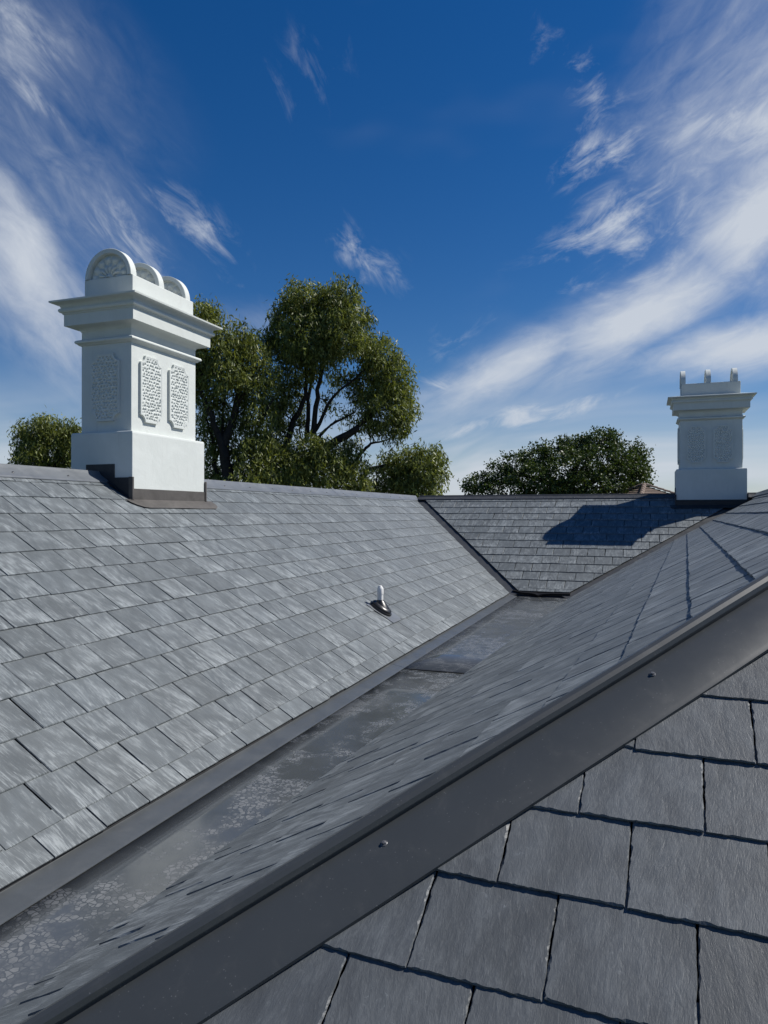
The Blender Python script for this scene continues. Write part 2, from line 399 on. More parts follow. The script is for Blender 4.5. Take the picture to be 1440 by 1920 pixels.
# ---------------------------------------------------------------- slates
def clip(poly, hp):
    """keep the part of a polygon where n.p <= d"""
    nx, ny, d = hp; out = []
    for i in range(len(poly)):
        a, b = poly[i], poly[(i + 1) % len(poly)]
        da, db = nx * a[0] + ny * a[1] - d, nx * b[0] + ny * b[1] - d
        if da <= 0: out.append(a)
        if (da < 0 < db) or (db < 0 < da):
            k = da / (da - db); out.append((a[0] + (b[0] - a[0]) * k, a[1] + (b[1] - a[1]) * k))
    return out
def halfplane(F, P0, P1, inside, offset):
    a = F.uv(P0); b = F.uv(P1); c = F.uv(inside)
    nx, ny = (b[1] - a[1]), -(b[0] - a[0]); L = math.hypot(nx, ny); nx /= L; ny /= L
    d = nx * a[0] + ny * a[1]
    if nx * c[0] + ny * c[1] > d: nx, ny, d = -nx, -ny, -d
    return (nx, ny, d - offset)
def area2(p): return .5 * sum(p[i][0] * p[(i + 1) % len(p)][1] - p[(i + 1) % len(p)][0] * p[i][1] for i in range(len(p)))

def slate_geo(poly, t, slope, step=0.0, rough=.0015, chip=.004, rd=random):
    """slab with its tail at v = 0: dressed, slightly ragged edges; poly is counter-clockwise in (u, v)"""
    if step:
        q = []
        for i in range(len(poly)):
            a, b = poly[i], poly[(i + 1) % len(poly)]
            L = math.hypot(b[0] - a[0], b[1] - a[1]); n = max(1, int(L / step))
            for k in range(n): q.append((a[0] + (b[0] - a[0]) * k / n, a[1] + (b[1] - a[1]) * k / n))
        poly = q
    n = len(poly); cu = sum(p[0] for p in poly) / n; cv = sum(p[1] for p in poly) / n
    top = []; bot = []; inner = []; k1 = 0.0; c0_ = chip * .5
    for i, (u, v) in enumerate(poly):
        a, b = poly[i - 1], poly[(i + 1) % n]
        tx, ty = b[0] - a[0], b[1] - a[1]; L = math.hypot(tx, ty) or 1; nx, ny = ty / L, -tx / L   # outward
        k1 = .55 * k1 + rd.gauss(0, rough)
        u2, v2 = u + nx * k1, v + ny * k1
        c0_ = .62 * c0_ + .38 * (chip * (rd.random() ** 4) * 5.5 + chip * .2); c = c0_
        w = -slope * v
        drop = t * (rd.uniform(.25, .6) if not step else .3 + .25 * min(1, c / chip))
        inner.append((u2 - nx * c, v2 - ny * c, w)); top.append((u2, v2, w - drop)); bot.append((u2 - nx * .001, v2 - ny * .001, w - t))
    vs = inner + top + bot; fs = [tuple(range(n))]
    for i in range(n):
        j = (i + 1) % n
        fs.append((i, n + i, n + j, j)); fs.append((n + i, 2 * n + i, 2 * n + j, n + j))
    fs.append(tuple(range(2 * n, 3 * n))[::-1])
    return vs, fs

def lay_slates(roof, F, tails, w, t, ulo, uhi, halves, mat, gauge, limit, step=0.0, rough=.0012, chip=.003, seed=1, share=True, gap=.008, vtop=None, keep_px=40):
    rd = random.Random(seed); items = []
    for i, v0 in enumerate(tails):
        nxt = tails[i + 1] if i + 1 < len(tails) else v0 + gauge
        length = (nxt - v0) + .07
        u = ulo + (0.5 * w if i % 2 else 0.0) + rd.uniform(-.012, .012)
        while u < uhi:
            ww = w + rd.uniform(-.004, .004)
            jit = rd.uniform(-.004, .004)
            raw = [(u + gap / 2, v0 + jit + rd.uniform(-.0015, .0015)), (u + ww - gap / 2, v0 + jit + rd.uniform(-.0015, .0015)), (u + ww - gap / 2, v0 + length), (u + gap / 2, v0 + length)]
            p = raw; cut = False
            for h in halves:
                if any(h[0] * a[0] + h[1] * a[1] > h[2] for a in p): cut = True; p = clip(p, h)
                if len(p) < 3: break
            if len(p) >= 3 and abs(area2(p)) > .0006:
                ex = [a for a in p]
                pts = [px_of(F.P(a[0], min(a[1], nxt), 0)) for a in ex]
                inside = any(-keep_px < q[0] < 1440 + keep_px and -keep_px < q[1] < 1920 + keep_px for q in pts)
                if inside or True:
                    clp = [(max(-50, min(1490, q[0])), max(-50, min(1970, q[1]))) for q in pts]
                    items.append((abs(area2(clp)) if inside else -1.0, u, v0, p, cut, i, rd.random()))
            u += ww
    items.sort(key=lambda a: -a[0])
    slope = t / gauge
    variants = []
    if share:
        for k in range(16):
            ln = gauge + .07; jt = rd.uniform(-.002, .002)
            vs, fs = slate_geo([(gap / 2, jt + rd.uniform(-.002, .002)), (w - gap / 2, jt + rd.uniform(-.002, .002)), (w - gap / 2, ln), (gap / 2, ln)], t, slope, step, rough, chip, rd)
            me = bpy.data.meshes.new('slate'); me.from_pydata(vs, [], fs); me.materials.append(M[mat])
            a = me.attributes.new('sl', 'FLOAT_VECTOR', 'POINT'); a.data.foreach_set('vector', np.array([(p[0], p[1], 0) for p in vs], np.float32).ravel())
            variants.append(me)
    rv, rf, ra = [], [], []
    n = 0
    for it in items:
        size, u, v0, p, cut, i, r = it
        full = (abs((tails[i + 1] if i + 1 < len(tails) else v0 + gauge) - v0 - gauge) < .01)
        wj = rd.uniform(-.0012, .0008); tu = rd.gauss(0, .0022); tv = rd.gauss(0, .0015)
        if n < limit and size > 0:
            mtx = F.M(u, v0, wj) @ Matrix.Rotation(tu, 4, 'Y') @ Matrix.Rotation(tv, 4, 'X')
            if share and not cut and full:
                o = bpy.data.objects.new('slate', rd.choice(variants)); COL.objects.link(o); o.parent = roof; o.matrix_basis = mtx
            else:
                loc = [(a[0] - u, a[1] - v0) for a in p]
                if area2(loc) < 0: loc = loc[::-1]
                vs, fs = slate_geo(loc, t, slope, step, rough, chip, rd)
                mesh_obj('slate', vs, fs, mat, roof, attr=[(q[0], q[1], 0) for q in vs], matrix=mtx)
            n += 1
        else:
            loc = [(a[0] - u, a[1] - v0) for a in p]
            if area2(loc) < 0: loc = loc[::-1]
            vs, fs = slate_geo(loc, t, slope, 0.0, rough, chip, rd)
            k = len(rv); rv += [F.P(u + q[0], v0 + q[1], q[2] + wj + tu * (-q[0]) ) for q in vs]; rf += [tuple(x + k for x in f) for f in fs]
            ra += [(q[0], q[1], r) for q in vs]
    if rv:
        o = mesh_obj('slate_field', rv, rf, mat, roof, attr=ra); o['kind'] = 'stuff'
    print('slates', roof.name, len(items), 'single', n)

def deck(name, polys, label, thick=.03):
    """the boarding under a slope"""
    mb = MB()
    for F, pts in polys:
        mb.prism([F.P(*F.uv(p), -.052) for p in pts], F.w * -thick)
    o = mb.build(name, 'deck'); return tag(o, label, None, None, 'structure')

TS = .009
hip_top = hipP(Z_R); hip_low = hipP(-2.4)
vBC0, vBC1 = valBC(-1.45), valBC(Z_R)
vLB0, vLB1 = valLB(Z_E), Vector((X_R, Y_B, Z_R))

# main slope
L_lo, L_hi = -0.6, 16.2
main_roof = deck('main_roof', [(FL, [Vector((-E_L, L_lo, Z_E)), vLB0, vLB1, Vector((X_R, L_lo, Z_R))])],
                 'long pale slate slope beneath the twin-panelled chimney, falling to the box gutter')
VR_L = FL.uv(vLB1)[1]
g = .2515
tailsL = [0.0, .135]
while tailsL[-1] + g < VR_L - .05: tailsL.append(tailsL[-1] + g)
insL = Vector((-3.5, 5, dL + T_L * 3.5))
lay_slates(main_roof, FL, tailsL, .302, TS, 0.2, L_hi, [halfplane(FL, vLB0, vLB1, insL, .03), (0, 1, VR_L - .03)], 'slate', g, 300, seed=3)

# rear slope
rear_roof = deck('rear_roof', [(FB, [vLB0, vBC0, vBC1, vLB1])], 'slate slope at the end of the box gutter with a chimney shadow across it')
VR_B = FB.uv(vLB1)[1]
gB = VR_B / 13.4
tailsB = [0.085, .17]
while tailsB[-1] + gB < VR_B - .04: tailsB.append(tailsB[-1] + gB)
insB = Vector((-1, 15.2, dB + T_B * 15.2))
lay_slates(rear_roof, FB, tailsB, .315, .011, -5.3, 2.6, [halfplane(FB, vLB0, vLB1, insB, .16), halfplane(FB, vBC0, vBC1, insB, .12), (0, 1, VR_B - .03)], 'slate', gB, 300, seed=5)

# near slope, behind the hip cap
near_roof = deck('near_roof', [(FC, [FC.P(FC.uv(hip_low)[0], 0, 0), hip_low, hip_top, vBC1, vBC0])], 'steeply foreshortened slate slope between the box gutter and the hip capping')
VR_C = (XC_R - XC_E) * math.sqrt(1 + T_C * T_C)
gC = .25
tailsC = [0.0, .13]
while tailsC[-1] + gC < VR_C - .04: tailsC.append(tailsC[-1] + gC)
insC = EX * -.3 + EY * 6 + EZ * planeC(-.3)
lay_slates(near_roof, FC, tailsC, .302, .0105, -14.6, .4, [halfplane(FC, hip_low, hip_top, insC, .02), halfplane(FC, vBC0, vBC1, insC, .03), (0, 1, VR_C - .03)], 'slate', gC, 300, seed=8, step=.03, rough=.0015, chip=.003, gap=.010)

# hip end under the camera
hip_end = deck('hip_end_roof', [(FD, [hip_low, hip_top, FD.P(5.2, FD.uv(hip_top)[1]), FD.P(5.2, FD.uv(hip_low)[1])])], 'dark riven slates on the roof slope at the lower corner, nearest to the viewer')
gD = .217; wD = .279
# a tail line passes where the photograph shows one
pt = on_plane(1000, 1668, nD, -K_D); v1 = FD.uv(pt)[1]; u1 = FD.uv(on_plane(1178, 1702, nD, -K_D))[0]
v0 = v1 - 4 * gD
tailsD = [v0 + k * gD for k in range(13)]
insD = EX * 1.5 + EY * 2 + EZ * (-K_D + T_D * 2)
lay_slates(hip_end, FD, tailsD, wD, .0068, u1 - 8 * wD, 2.6, [halfplane(FD, hip_low, hip_top, insD, .03)], 'slate_dark', gD, 300, step=.0075, rough=.0006, chip=.0019, seed=21, share=False, gap=.0036)

# ---------------------------------------------------------------- caps, valleys, box gutter
def screw(parent, P, n, r=.006, name='screw'):
    n = n.normalized(); a = n.orthogonal().normalized(); b = n.cross(a); mb = MB()
    mb.lathe([(r * 1.5, -.002), (r * 1.5, .0012), (r * 1.3, .0022), (r * .95, .0022)], P, a, b, n, 14, cap=True)
    mb.lathe([(r * .92, .002), (r * .92, r * .95), (r * .7, r * 1.15)], P, a, b, n, 6)
    return mb.build(name, 'steel', parent)

hd = (hip_top - hip_low).normalized()
nDu, nCu = FD.w, FC.w
aD = hd.cross(nDu); aD = aD if aD.z < 0 else -aD
aC = hd.cross(nCu); aC = aC if aC.z < 0 else -aC
upn = (nDu + nCu).normalized()
edge = on_plane(1180, 1385, nD, -K_D + .012); wid = (edge - hip_low).dot(aD)
print('hip apron width', wid)
wid = max(.11, min(.2, wid))
RR = .024
prof = [aD * (wid + .001) + nDu * .001, aD * wid + nDu * .006, aD * (wid - .014) + nDu * .013, aD * .040 + nDu * .013]
side = (aD - aC).normalized(); cen = upn * .014
for k in range(9):
    a = math.radians(-35 + k * 250 / 8); prof.append(cen + side * (RR * math.cos(a)) + upn * (RR * math.sin(a)))
prof += [aC * .036 + nCu * .012, aC * .052 + nCu * .010, aC * .060 + nCu * .003]
inner = [p - upn * .0025 - (aD * .0005) for p in prof[::-1]]
hp0 = hipP(-2.2); nseg = 26
pts = [hp0 + (hip_top - hp0) * (k / nseg) + upn * (.0011 * math.sin(k * 1.7) + .0008 * math.sin(k * .61)) for k in range(nseg + 1)]
mb = MB(); mb.sweep(prof + inner, pts)
hip_cap = mb.build('hip_cap', 'cap', hip_end, auto=.5)
hip_cap['label'] = 'long dark grey folded metal capping running diagonally up the hip'
for spx, spy in ((720, 1581), (1223, 1264)):
    screw(hip_cap, on_plane(spx, spy, nD, -K_D + .0145), nDu, .0058)
P = on_plane(1223, 1264, nD, -K_D) - on_plane(720, 1581, nD, -K_D)
for k in (-1, 2): screw(hip_cap, on_plane(720, 1581, nD, -K_D + .0145) + P * k, nDu, .0058)

def ridge_cap(name, P0, P1, s1, n1, s2, n2, parent, mat, w=.15, label=None, seg=14):
    """folded capping over a ridge: aprons along s1 and s2 (down the slopes)"""
    up = EZ
    pr = [s1 * w + n1 * .006, s1 * (w - .012) + n1 * .014, s1 * .02 + n1 * .016, up * .034 + s1 * .012, up * .040, up * .034 + s2 * .012, s2 * .02 + n2 * .016, s2 * (w - .012) + n2 * .014, s2 * w + n2 * .006]
    inn = [p - up * .003 for p in pr[::-1]]
    ps = [P0 + (P1 - P0) * (k / seg) + up * random.uniform(-.0012, .0012) for k in range(seg + 1)]
    mb = MB(); mb.sweep(pr + inn, ps); o = mb.build(name, mat, parent, auto=.5)
    if label: o['label'] = label
    return o
sL = -FL.v; sLb = Vector((-1, 0, -T_L)).normalized(); nLb = Vector((-T_L, 0, 1)).normalized()
RL = lambda y: Vector((X_R, y, Z_R))
CH1 = Vector((-5.10, 6.37, 0)); CH2 = Vector((1.20, Y_B, 0))
for y0_, y1_ in ((L_lo, CH1.y - .62), (CH1.y + .62, 11.4), (11.41, Y_B + .12)):
    rc = ridge_cap('ridge_cap', RL(y0_), RL(y1_), sL, FL.w, sLb, nLb, main_roof, 'ridge', .155)
    yy = y0_ + .28
    while yy < y1_ - .1:
        if yy > 2.5: screw(rc, RL(yy) + sL * .09 + FL.w * .017, FL.w, .0075)
        yy += .62
sB = -FB.v; sBb = Vector((0, 1, -T_B)).normalized(); nBb = Vector((0, T_B, 1)).normalized()
RB = lambda x: Vector((x, Y_B, Z_R))
for x0_, x1_ in ((X_R + .13, CH2.x - .66), (CH2.x + .66, 3.2)):
    rc = ridge_cap('ridge_cap', RB(x0_), RB(x1_), sB, FB.w, sBb, nBb, rear_roof, 'valley', .15)
    xx = x0_ + .4
    while xx < min(x1_, 1.0) - .1:
        screw(rc, RB(xx) + sB * .09 + FB.w * .017, FB.w, .0075); xx += .62
# ridge of the near slope
rc0 = EX * XC_R + EY * (hip_top.dot(EY)); rc0.z = Z_R
sCb = (EX - EZ * T_C).normalized(); nCb = (EX * T_C + EZ).normalized()
ridge_cap('ridge_cap', rc0, vBC1 + EY * .2, -FC.v, FC.w, sCb, nCb, near_roof, 'valley', .15)

def valley(name, P0, P1, F1, in1, w1, F2, in2, w2, parent, label, h=-.034):
    """two leaves of sheet folded along a valley"""
    d = (P1 - P0).normalized()
    def leaf(F, inside):
        a = d.cross(F.w); a = a if a.dot(inside - P0) > 0 else -a; return a
    a1, a2 = leaf(F1, in1), leaf(F2, in2); up = (F1.w + F2.w).normalized()
    pr = [a1 * w1 + F1.w * (h + .004), a1 * (w1 - .02) + F1.w * h, up * h, a2 * (w2 - .02) + F2.w * h, a2 * w2 + F2.w * (h + .004)]
    mb = MB(); mb.sweep(pr + [p - up * .003 for p in pr[::-1]], [P0, P0 + (P1 - P0) * .5, P1]); o = mb.build(name, 'valley', parent)
    o['label'] = label; return o
valley('valley_flashing', vLB0 - (vLB1 - vLB0) * .012, vLB1, FL, insL, .16, FB, insB, .22, rear_roof, 'dark metal valley between the long slope and the rear slope')
valley('valley_flashing', vBC0, vBC1, FB, insB, .20, FC, insC, .12, rear_roof, 'dark metal valley between the rear slope and the near slope', h=-.030)

gut = empty('box_gutter', (-1.9, 6.5, Z_F)); tag(gut, 'wide grey sheet metal box gutter with dried mud running between the slate slopes', 'gutter')
def gchild(mb, name, mat, **kw):
    mb.v = [v - gut.location for v in mb.v]; return mb.build(name, mat, gut, **kw)
X_F = -2.17
yj = 6.46                                                   # lapped joint across the floor
# floor in two sheets, the farther lapping over the nearer
def fl(xl, y, z):
    xr = (EX * (XC_E + .13) + EY * y); k = (y - xr.y) / EY.y; xr = xr + EY * k
    return Vector((xl, y, z)), Vector((xr.x, y, z))
for y0_, y1_, dz in ((-.8, yj + .04, 0), (yj, Y_EB + .25, .0045)):
    mb = MB(); n = 8; rows = []
    for k in range(n + 1):
        a, b_ = fl(X_F - .01, y0_ + (y1_ - y0_) * k / n, Z_F + dz); rows.append((a, b_))
    vs = []
    for a, b_ in rows:
        for j in range(5): 
            p = a.lerp(b_, j / 4); p.z += -.004 * math.sin(math.pi * j / 4); vs.append(p)
    fs = [(r * 5 + j, r * 5 + j + 1, r * 5 + j + 6, r * 5 + j + 5) for r in range(n) for j in range(4)]
    mb.add(vs, fs)
    o = gchild(mb, 'floor_sheet', 'gutter', smooth=True)
    md = o.modifiers.new('thickness', 'SOLIDIFY'); md.thickness = .0025; md.offset = -1
a, b_ = fl(X_F + .005, yj - .004, Z_F + .006)
mb = MB(); mb.box((a.x, yj - .009, Z_F + .001), (b_.x, yj + .003, Z_F + .0085)); gchild(mb, 'lap_joint', 'leaddark', bevel=.002)
for y0_, y1_ in ((-.8, yj + .01), (yj + .014, Y_EB + .02)):
    pr = [Vector((X_F + .012, 0, Z_F + .008)), Vector((X_F, 0, Z_F + .012)), Vector((-E_L - .01, 0, Z_E - .026)), Vector((-E_L - .2, 0, Z_E - .026 + .19 * T_L))]
    mb = MB(); mb.sweep(pr + [p - EZ * .003 for p in pr[::-1]], [Vector((0, y0_, 0)), Vector((0, y1_, 0))]); gchild(mb, 'side_flange', 'flange')
# eave fascia strip with a thin drip edge beneath the slate tails
mb = MB(); mb.box((-E_L - .05, -.8, Z_E - .024), (-E_L - .012, Y_EB, Z_E - .014)); gchild(mb, 'drip_edge', 'leaddark')
# right-hand upstand under the near slope
c0 = EX * (XC_E + .06)
mb = MB(); mb.sweep([EX * 0 + EZ * (Z_F - .002), EX * .012 + EZ * (Z_F - .002), EX * .012 + EZ * -1.455, EZ * -1.455], [c0 - EY * .5, c0 + EY * 12.75]); gchild(mb, 'upstand', 'flange')
# end of the gutter: dressed collar under the rear slates, dipping to a point; eave shade painted black
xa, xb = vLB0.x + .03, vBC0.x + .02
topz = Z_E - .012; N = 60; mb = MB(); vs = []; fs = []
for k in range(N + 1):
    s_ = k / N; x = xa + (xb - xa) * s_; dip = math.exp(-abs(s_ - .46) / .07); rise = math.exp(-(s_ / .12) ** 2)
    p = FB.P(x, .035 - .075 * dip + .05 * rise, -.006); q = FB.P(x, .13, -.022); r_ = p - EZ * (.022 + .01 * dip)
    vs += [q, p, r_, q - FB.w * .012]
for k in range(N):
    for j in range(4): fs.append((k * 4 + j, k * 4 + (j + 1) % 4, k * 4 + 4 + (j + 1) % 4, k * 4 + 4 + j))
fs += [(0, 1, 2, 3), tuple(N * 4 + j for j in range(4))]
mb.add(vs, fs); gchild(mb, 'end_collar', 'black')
mb = MB(); mb.box((xa - .2, Y_EB + .06, Z_F - .002), (xb + .1, Y_EB + .09, topz)); gchild(mb, 'end_upstand', 'leaddark')

# ---------------------------------------------------------------- chimneys
def rect_loft(mb, prof, hx, hy, cap0=True, cap1=True):
    """profile of (offset, z) carried round a rectangle"""
    vs = []; n = len(prof)
    for o_, z in prof:
        for sx, sy in ((1, 1), (-1, 1), (-1, -1), (1, -1)): vs.append(((hx + o_) * sx, (hy + o_) * sy, z))
    fs = [(j * 4 + k, j * 4 + (k + 1) % 4, j * 4 + 4 + (k + 1) % 4, j * 4 + 4 + k) for j in range(n - 1) for k in range(4)]
    if cap0: fs.append((3, 2, 1, 0))
    if cap1: fs.append(tuple((n - 1) * 4 + k for k in range(4)))
    mb.add(vs, fs)

def notched(w, h, c, n=5):
    """panel outline with quarter-round bites out of its corners, counter-clockwise"""
    pts = []
    for cx_, cy_, a0 in ((w / 2, -h / 2, 180), (w / 2, h / 2, 270), (-w / 2, h / 2, 0), (-w / 2, -h / 2, 90)):
        for k in range(n + 1):
            a = math.radians(a0 - 90 * k / n); pts.append((cx_ + c * math.cos(a), cy_ + c * math.sin(a)))
    return pts
def inside_notched(x, y, w, h, c):
    if abs(x) > w / 2 or abs(y) > h / 2: return -1
    d = math.hypot(abs(x) - w / 2, abs(y) - h / 2) - c
    return min(w / 2 - abs(x), h / 2 - abs(y), d)

def panel_geo(w, h, c, seed):
    """raised notched slab, its field pitted like vermiculated stone"""
    rd = random.Random(seed)
    seeds = []
    ny = int(h / .031); nx = int(w / .036)
    for j in range(ny + 1):
        for i in range(nx + 1):
            seeds.append((-w / 2 + (i + (.5 if j % 2 else 0)) * w / nx + rd.uniform(-.009, .009), -h / 2 + j * h / ny + rd.uniform(-.007, .007), rd.uniform(.0085, .0125), rd.uniform(-.6, .6)))
    sa = np.array(seeds)
    gx, gy = 44, 88
    vs = []; fs = []
    for j in range(gy + 1):
        for i in range(gx + 1):
            x = (i / gx - .5) * w; y = (j / gy - .5) * h
            m = inside_notched(x, y, w, h, c)
            dx = x - sa[:, 0]; dy = y - sa[:, 1]; cs, sn = np.cos(sa[:, 3]), np.sin(sa[:, 3])
            dd = np.sqrt(((dx * cs + dy * sn) / .95) ** 2 + ((dy * cs - dx * sn) / .95) ** 2) / sa[:, 2]
            pit = float(np.exp(-np.min(dd) ** 2.6))
            z = 0.024 - (.020 * pit if m > .024 else 0.0)
            vs.append((x, y, z if m >= 0 else -.01))
    inn = [(inside_notched((i / gx - .5) * w, (j / gy - .5) * h, w, h, c) >= 0) for j in range(gy + 1) for i in range(gx + 1)]
    for j in range(gy):
        for i in range(gx):
            q = (j * (gx + 1) + i, j * (gx + 1) + i + 1, (j + 1) * (gx + 1) + i + 1, (j + 1) * (gx + 1) + i)
            if all(inn[k] for k in q): fs.append(q)
    # rim wall and a slim raised border following the outline
    o0 = notched(w, h, c); o1 = notched(w - .024, h - .024, c); n = len(o0); k = len(vs)
    vs += [(x, y, -.004) for x, y in o0] + [(x, y, .026) for x, y in o0] + [(x, y, .026) for x, y in o1] + [(x, y, .014) for x, y in o1]
    for i in range(n):
        j = (i + 1) % n
        for r in range(3): fs.append((k + r * n + i, k + r * n + j, k + (r + 1) * n + j, k + (r + 1) * n + i))
    return vs, fs

def make_chimney(name, label, C, rz, sxy=1.0, sz=1.0):
    """long faces look along local +x and -x; heights are above the eye"""
    root = empty(name, (C.x, C.y, 0), rz); root.scale = (sxy, sxy, sz); tag(root, label, 'chimney', 'white rendered chimneys')
    HX, HY = .31, .54
    mb = MB(); rect_loft(mb, [(.07, -.35), (.07, .79), (.066, .812), (.0, .822)], HX, HY); mb.build('plinth', 'white', root, bevel=.008)
    mb = MB(); rect_loft(mb, [(0, .80), (0, 1.90)], HX, HY); mb.build('shaft', 'white', root, bevel=.006)
    mb = MB(); pr = [(-.005, 1.70), (.018, 1.705), (.026, 1.716)] + [(.026 + .022 * math.sin(a), 1.738 - .02 * math.cos(a)) for a in np.linspace(.3, 2.9, 7)] + [(.01, 1.765), (-.005, 1.77)]
    rect_loft(mb, pr, HX, HY); mb.build('astragal', 'white', root, auto=.7)
    mb = MB()
    pr = [(-.01, 1.83)] + [(.085 - .085 * math.cos(a) , 1.835 + .05 * math.sin(a)) for a in np.linspace(.1, 1.35, 6)] + [(.108, 1.888), (.116, 1.890), (.116, 2.004), (.126, 2.006), (.126, 2.018)]
    pr += [(.130 + .026 * math.sin(a), 2.042 - .024 * math.cos(a)) for a in np.linspace(.2, 2.9, 8)]
    pr += [(.138, 2.068)] + [(.200 - .062 * math.cos(a), 2.070 + .040 * math.sin(a)) for a in np.linspace(.15, 1.5, 6)]
    pr += [(.215, 2.112), (.217, 2.128), (.0, 2.165)]
    rect_loft(mb, pr, HX, HY); mb.build('cornice', 'white', root, auto=.5)
    mb = MB(); rect_loft(mb, [(-.01, 2.12), (-.01, 2.385)], HX, HY - .02); mb.build('blocking_course', 'white', root, bevel=.008)
    R = .287; zc = 2.383; nA = 28
    for yc in (-.50, -.035, .425):
        mb = MB(); th = .085; ys = (yc - .02 if yc < -.4 else yc - th / 2, 0); y0_ = ys[0]
        rim = .045
        # front ring, recessed tympanum, drum and back
        arc = [(math.cos(a), math.sin(a)) for a in np.linspace(0, math.pi, nA + 1)]
        vs = []; fs = []
        for r, y in ((R, y0_ + th), (R, y0_ + .004), (R - .004, y0_), (R - rim, y0_), (R - rim - .004, y0_ + .045)):
            vs += [(r * c_, y, zc + r * s_) for c_, s_ in arc]
        m_ = nA + 1
        for j in range(4):
            for k in range(nA): fs.append((j * m_ + k, j * m_ + k + 1, (j + 1) * m_ + k + 1, (j + 1) * m_ + k))
        fs.append(tuple(range(m_))[::-1]); fs.append(tuple(range(4 * m_, 5 * m_)))
        vs += [(R, y0_, zc - .01), (-R, y0_, zc - .01), (R, y0_ + th, zc - .01), (-R, y0_ + th, zc - .01)]
        mb.add(vs, fs); d = mb.build('arched_disc', 'white', root, auto=.6)
        # half rosette: two rows of petals over a hub
        mb = MB(); nr_, na_ = 14, 96; vs = []; fs = []
        for j in range(nr_ + 1):
            for k in range(na_ + 1):
                a = math.pi * k / na_; s_ = j / nr_; r = s_ * (R - rim - .012)
                p1 = abs(math.cos(a * 6.5)); p2 = abs(math.sin(a * 6.5))
                hgt = .0
                if s_ < .16: hgt = .042 * math.sqrt(max(0, 1 - (s_ / .16) ** 2)) + .006
                elif s_ < .62: hgt = .036 * math.sin(math.pi * (s_ - .14) / .5) * (p1 ** .8) + .003
                elif s_ < .97: hgt = .034 * math.sin(math.pi * (s_ - .58) / .40) * (p2 ** .6)
                vs.append((r * math.cos(a), y0_ + .045 - .002 - hgt, zc + r * math.sin(a)))
        for j in range(nr_):
            for k in range(na_): fs.append((j * (na_ + 1) + k, j * (na_ + 1) + k + 1, (j + 1) * (na_ + 1) + k + 1, (j + 1) * (na_ + 1) + k))
        mb.add(vs, fs); mb.build('rosette', 'white', d, smooth=True)
    zlo, zhi = .925, 1.60; hz = (zlo + zhi) / 2
    faces = [(Vector((HX, -.255, hz)), Vector((0, 1, 0)), .34), (Vector((HX, .21, hz)), Vector((0, 1, 0)), .34), (Vector((0, -HY, hz)), Vector((1, 0, 0)), .355),
             (Vector((-HX, -.21, hz)), Vector((0, -1, 0)), .34), (Vector((-HX, .255, hz)), Vector((0, -1, 0)), .34), (Vector((0, HY, hz)), Vector((-1, 0, 0)), .355)]
    for i, (c_, ax, w_) in enumerate(faces):
        vs, fs = panel_geo(w_, zhi - zlo, .072, i + 3); n_ = ax.cross(EZ)
        mb = MB(); mb.add([c_ + ax * p[0] + EZ * p[1] + n_ * p[2] for p in vs], fs); mb.build('relief_panel', 'white', root)
    return root

ch1 = make_chimney('chimney', 'large white rendered chimney with sunlit side, three arched discs, astride the long ridge', CH1, 0)
ch2 = make_chimney('chimney', 'smaller-looking white chimney in shade beyond the rear slope, its discs seen edge-on', CH2, -math.pi / 2, 1.06, 1.10)

# flashings of the large chimney (roof heights follow the slope)
def rz_L(x): return Z_R - T_L * abs(x - X_R)
px0, px1 = CH1.x - .38, CH1.x + .38; py0, py1 = CH1.y - .61, CH1.y + .61
def ch_part(mb, name, mat, root, **kw):
    root_m = Matrix.Translation(root.location) @ Matrix.Rotation(root.rotation_euler.z, 4, 'Z') @ Matrix.Diagonal((*root.scale, 1))
    inv = root_m.inverted(); mb.v = [inv @ v for v in mb.v]; return mb.build(name, mat, root, **kw)
e = .008
# stepped side flashing on the face that looks toward the viewer (and its twin behind)
for yy, sg in ((py0, -1), (py1, 1)):
    mb = MB()
    for x0_, x1_, zt in ((CH1.x - .18, CH1.x + .17, .49), (CH1.x + .17, px1 + .004, .355)):
        zb0, zb1 = rz_L(x0_) - .04, rz_L(x1_) - .04
        y = yy + sg * e
        mb.prism([(x0_, y, zb0), (x1_, y, zb1), (x1_, y, zt), (x0_, y, zt)], Vector((0, -sg * .006, 0)))
    # soaker sheet on the slates beside the chimney
    mb.prism([FL.P(*FL.uv(Vector((x, y, 0))), .004) if False else Vector((x, y, rz_L(x) + .012)) for x, y in ((CH1.x + .02, yy), (CH1.x + .40, yy), (CH1.x + .40, yy + sg * .03), (CH1.x + .02, yy + sg * .05))], EZ * .003)
    ch_part(mb, 'step_flashing', 'leaddark', ch1)
mb = MB()
zf0 = rz_L(px1)
mb.prism([(px1 + e, py0 - e, zf0 - .03), (px1 + e, py1 + e, zf0 - .03), (px1 + e, py1 + e, .245), (px1 + e, py0 - e, .245)], Vector((-.006, 0, 0)))
ch_part(mb, 'front_flashing', 'lead', ch1)
for yy in (py0 - e, py1 + e):
    mb = MB(); mb.box((px1 - .03, yy - .012, zf0 - .03), (px1 + .02, yy + .012, .36)); ch_part(mb, 'corner_flashing', 'lead', ch1, bevel=.004)
